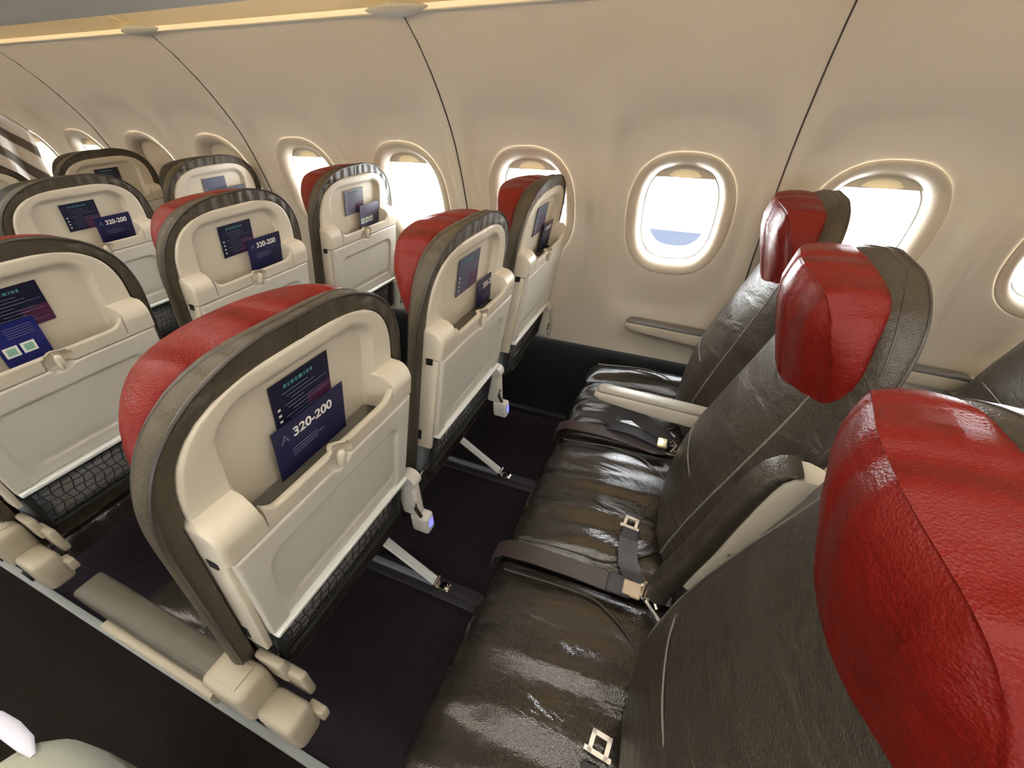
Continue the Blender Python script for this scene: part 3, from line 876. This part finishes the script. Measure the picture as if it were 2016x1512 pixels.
# ------------------------------------------------------------------ cards in the pockets
def card(r, k, x0, x1, z0, z1, label, kind='a320', off=.0375, lean=0.0, rot=0.0):
    t = empty('safety_card', (SX+SP*k, row_y(r), 0), label, 'card', 'cards in the seat pockets')
    cx, cz = (x0+x1)/2, (z0+z1)/2
    def sh(x, y, z):
        dx, dz = x-cx, z-cz; X = cx+dx*math.cos(rot)-dz*math.sin(rot); Z = cz+dx*math.sin(rot)+dz*math.cos(rot)
        return (X, y+yb(Z)+off-lean*(Z-.98), Z)
    mb = MB(); mb.box(x0, x1, 0, .0016, z0, z1, 0, sh)
    sheet = link('card_sheet', mb.mesh('card_sheet', {'a320': 'navy', 'leaflet': 'blue', 'icons': 'placard_faded'}[kind], smooth=False), t)
    W_ = x1-x0
    if kind == 'a320':
        s1 = W_*.17
        for body, sz, px, mt in (('A', s1*.95, .08, 'ink_grey'), ('320-200', s1, .24, 'ink_white')):
            me = text_mesh(body, sz, mt, bold=body != 'A')
            for v in me.vertices:
                v.co = Vector(sh(x0+W_*px+v.co.x, -.0006-v.co.z, z1-(z1-cardtop(z1))-s1*1.35+v.co.y))
            me.update(); link('printed_text', me, sheet)
        mb = MB()
        for i in range(3): mb.box(x0+W_*.2, x0+W_*(.55+.1*(i % 2)), -.0006, 0, z1-s1*2.3-.006*i, z1-s1*2.3-.006*i+.0015, 0, sh)
        link('printed_lines', mb.mesh('printed_lines', 'ink_grey', smooth=False), sheet)
    else:
        mb = MB(); n = 2 if kind == 'leaflet' else 3
        base = z0+.030 if kind == 'leaflet' else z0+.028
        for i in range(n):
            sz = .023 if kind == 'leaflet' else .020; xx = x0+.006+i*(sz+.005); mb.box(xx, xx+sz, -.0006, 0, base, base+sz, 0, sh)
        link('printed_squares', mb.mesh('printed_squares', 'ink_white', smooth=False), sheet)
        mb = MB()
        for i in range(n):
            sz = .023 if kind == 'leaflet' else .020; xx = x0+.006+i*(sz+.005); mb.box(xx+.004, xx+sz-.004, -.0010, -.0006, base+.004, base+sz-.004, 0, sh)
        link('printed_pictures', mb.mesh('printed_pictures', 'ink_green', smooth=False), sheet)
        mb = MB()
        for i in range(5): mb.box(x0+W_*.3, x1-.008, -.0006, 0, z1-.012-.005*i, z1-.0108-.005*i, 0, sh)
        link('printed_lines', mb.mesh('printed_lines', 'ink_grey', smooth=False), sheet)
    return t
def cardtop(z): return z
card(1, 0, -.070, .066, .958, 1.056, 'navy A 320-200 safety card in the pocket of the largest seat back')
card(1, 1, .055, .175, .958, 1.030, 'folded navy card in the pocket of the scuffed seat back', lean=-.12)
card(1, 2, .028, .125, .958, 1.050, 'small navy card in the pocket of the seat back overlapping a window')
card(2, 0, -.060, .016, .958, 1.058, 'bright blue leaflet with white picture squares at the left edge', 'leaflet')
card(2, 1, .018, .143, .958, 1.064, 'navy A 320-200 card in the seat back left of centre')
card(2, 2, .018, .143, .958, 1.056, 'greyish card with three white icons in the pale seat back by the window', 'icons')
card(3, 1, .022, .147, .958, 1.062, 'navy A 320-200 card in the seat pocket at the upper left')
card(3, 2, .010, .135, .958, 1.074, 'plum card peeking out above the nearer seat back', 'icons')

# ------------------------------------------------------------------ belts
def frame_plate(mb, c, ux, uy, w, h, bar, th):
    """open rectangular metal loop"""
    c = Vector(c); ux = Vector(ux).normalized(); uy = Vector(uy); uy = (uy-ux*uy.dot(ux)).normalized(); n = ux.cross(uy)
    def bx(a0, a1, b0, b1):
        vs = [tuple(c+ux*a+uy*b+n*d) for a in (a0, a1) for b in (b0, b1) for d in (-th/2, th/2)]
        mb.add(vs, [(0, 1, 3, 2), (4, 6, 7, 5), (0, 4, 5, 1), (2, 3, 7, 6), (0, 2, 6, 4), (1, 5, 7, 3)])
    bx(-w/2, w/2, h/2-bar, h/2); bx(-w/2-.006, w/2+.006, -h/2, -h/2+bar)
    bx(-w/2, -w/2+bar, -h/2, h/2); bx(w/2-bar, w/2, -h/2, h/2)
    return mb
zc = .474
t = empty('seat_belt', (.60, -.05, zc), 'short dark grey belt end with an open square metal buckle on the middle seat', 'seat belt')
mb = MB(); pts = [(.455, -.105, .452), (.470, -.085, .478), (.500, -.062, .489), (.540, -.055, .486), (.585, -.053, .482)]
L = Vector(t.location)
mb.ribbon([Vector(p)-L for p in pts], (0.15, 1, 0), .046, .004); link('webbing', mb.mesh('webbing', 'webgrey'), t)
mb = MB(); mb.box(-.030, .004, -.026, .018, .004, .014, .003); link('sleeve', mb.mesh('sleeve', 'web'), t)
mb = frame_plate(MB(), Vector((.618, -.050, .487))-L, (.1, 1, 0), (1, -.1, .05), .036, .036, .0075, .004); link('buckle', mb.mesh('buckle', 'buckle'), t)

t = empty('seat_belt', (.12, -.08, zc), 'dark belt end with an open square metal buckle on the nearest aisle seat', 'seat belt'); L = Vector(t.location)
mb = MB(); mb.ribbon([Vector(p)-L for p in [(.0, -.10, .46), (.03, -.088, .482), (.07, -.082, .484), (.105, -.080, .482)]], (0.1, 1, 0), .046, .004); link('webbing', mb.mesh('webbing', 'web'), t)
mb = frame_plate(MB(), Vector((.135, -.078, .486))-L, (.1, 1, 0), (1, -.1, .05), .036, .036, .0075, .004); link('buckle', mb.mesh('buckle', 'buckle'), t)

t = empty('seat_belt', (.95, -.02, zc), 'black belt with gold tongue looped on the seat below the lowered armrest', 'seat belt'); L = Vector(t.location)
mb = MB(); mb.ribbon([Vector(p)-L for p in [(.955, .262, .400), (.955, .255, .450), (.952, .225, .474), (.950, .15, .483), (.948, .08, .485), (.938, .0, .486), (.925, -.07, .487), (.935, -.10, .485)]], (1, 0, 0), .046, .004)
link('webbing', mb.mesh('webbing', 'webbrown'), t)
mb = MB(); mb.ribbon([Vector(p)-L for p in [(.985, .085, .490), (.975, .05, .500), (.965, .0, .506), (.950, -.06, .500), (.945, -.09, .492)]], (1, .2, 0), .046, .004)
mb.ribbon([Vector(p)-L for p in [(.990, .10, .486), (1.03, .08, .520), (1.02, .02, .535), (.99, -.05, .515), (.965, -.11, .480)]], (.6, .2, .8), .046, .004)
mb.ribbon([Vector(p)-L for p in [(1.00, .10, .480), (1.045, .06, .500), (1.04, .0, .515), (1.01, -.07, .500), (.985, -.12, .470)]], (.8, .2, .5), .046, .004)
link('webbing_loop', mb.mesh('webbing_loop', 'web'), t)
mb = MB(); mb.box(-.020, .020, -.020, .010, .0, .010, .003); o = link('tongue', mb.mesh('tongue', 'gold'), t, Vector((.945, -.085, .497))-L)
mb = MB(); mb.tube([Vector(p)-L for p in [(.93, -.12, .485), (.955, -.135, .492), (.97, -.12, .50), (.955, -.11, .497)]], .004, 8); mb.tube([Vector(p)-L for p in [(.94, -.155, .48), (.94, -.125, .485)]], .007, 10); link('anchor', mb.mesh('anchor', 'chrome'), t)

t = empty('seat_belt', (.44, .0, zc), 'brown belt along the gap of the nearest two cushions, ending at a cream sleeve', 'seat belt'); L = Vector(t.location)
mb = MB(); mb.ribbon([Vector(p)-L for p in [(.435, .265, .400), (.435, .258, .448), (.437, .23, .472), (.438, .15, .481), (.438, .06, .485), (.436, -.04, .485)]], (1, 0, 0), .046, .004)
link('webbing', mb.mesh('webbing', 'webbrown'), t)
mb = MB(); mb.box(-.024, .024, -.035, .020, -.004, .004, .003); link('cover_end', mb.mesh('cover_end', 'web'), t, Vector((.437, -.045, .487))-L)
mb = MB(); mb.box(-.018, .018, -.020, .020, -.005, .005, .003); link('cream_sleeve', mb.mesh('cream_sleeve', 'cream'), t, Vector((.437, -.082, .488))-L)
mb = MB()
for q, (p0, p1) in enumerate((((.425, -.100, .492), (.455, -.150, .500)), ((.450, -.100, .494), (.470, -.140, .510)), ((.425, -.115, .485), (.40, -.150, .470)), ((.42, -.105, .498), (.46, -.110, .499)), ((.44, -.125, .50), (.41, -.14, .49)))):
    mb.tube([Vector(p0)-L, Vector(p1)-L], .005, 8)
mb.tube([Vector((.425, -.112, .490))-L, Vector((.455, -.118, .490))-L], .011, 12)
link('anchor', mb.mesh('anchor', 'chrome'), t)

t = empty('belt_anchor', (1.40, -.13, .47), 'small chrome belt anchor behind the window seat cushion', 'belt anchor'); 
mb = MB(); mb.tube([(-.02, .0, 0), (.02, -.01, .01)], .006, 8); mb.tube([(0, .01, .0), (0, -.02, .02)], .005, 8); mb.tube([(-.01, -.01, -.01), (-.01, -.01, .02)], .009, 10)
link('anchor', mb.mesh('anchor', 'chrome'), t)

# ------------------------------------------------------------------ curtain
mb = MB(); rings = []
zs = np.linspace(.25, 1.56, 40)
for z in zs:
    xo = float(np.interp(z, [.25, .9, 1.07, 1.25, 1.35, 1.45, 1.56], [1.31, 1.29, 1.295, 1.325, 1.24, 1.16, 1.10])); ring = []
    for j in range(60):
        u = j/59; x = .30+(xo-.30)*u; ring.append((x-.8, .022*math.sin(u*52+z*3)+.01*math.sin(u*17), z))
    ring2 = [(x, y+.003, z_) for x, y, z_ in ring[::-1]]
    rings.append(ring+ring2)
mb.loft(rings)
o = link('cabin_curtain', mb.mesh('cabin_curtain', 'curtain'), None, (.8, 3.46, 0))
tag(o, 'white and brown striped curtain hanging at the far left edge beside the last windows', 'curtain')

# ------------------------------------------------------------------ pale bag in the aisle
t = empty('soft_bag', (-.325, .72, .006), 'pale grey soft bag with a lavender edge at the bottom left corner', 'bag')
mb = MB(); rings = []
for z in (0, .004, .02, .06, .15, .25, .35, .42, .46, .485, .497, .50):
    k_ = 1 if z < .38 else math.sqrt(max(.01, 1-((z-.38)/.1205)**2)); k2 = .93 if z < .003 else 1
    rings.append([(.118*k2*(.45+.55*k_)*sgn(math.cos(2*math.pi*j/40), .6), .19*k2*(.6+.4*k_)*sgn(math.sin(2*math.pi*j/40), .6), z) for j in range(40)])
mb.loft(rings); bb = link('bag_body', mb.mesh('bag_body', 'bag'), t)
mb = MB(); mb.tube([(.05, .36, .42), (.06, .30, .46), (.07, .24, .480), (.075, .18, .492), (.075, .13, .494), (.07, .10, .490)], [.008, .012, .014, .014, .012, .004], 12, flat=.7); link('bag_piping', mb.mesh('bag_piping', 'lav'), t)

# ------------------------------------------------------------------ the wing outside
mb = MB()
for dz in (0,):
    up = [(3.5, .31, .500), (3.5, .27, .46), (3.6, .20, .43), (3.7, .02, .40), (3.6, -.09, .43), (3.5, -.16, .485), (7.0, -.60, -.30), (7.2, .30, -.45), (7.0, .66, -.42)]
ring_in = [(3.45, .33, .495), (3.45, -.60, .490), (3.45, -.60, .36), (3.45, .10, .34), (3.45, .27, .40)]
ring_out = [(7.5, .30, .30), (7.5, -2.2, .30), (7.5, -2.2, .22), (7.5, -.3, .20), (7.5, .2, .24)]
mb.loft([ring_in, ring_out])
o = link('aircraft_wing', mb.mesh('aircraft_wing', 'wing', smooth=False)); tag(o, 'pale blue grey wing seen low through the closest window', 'wing')
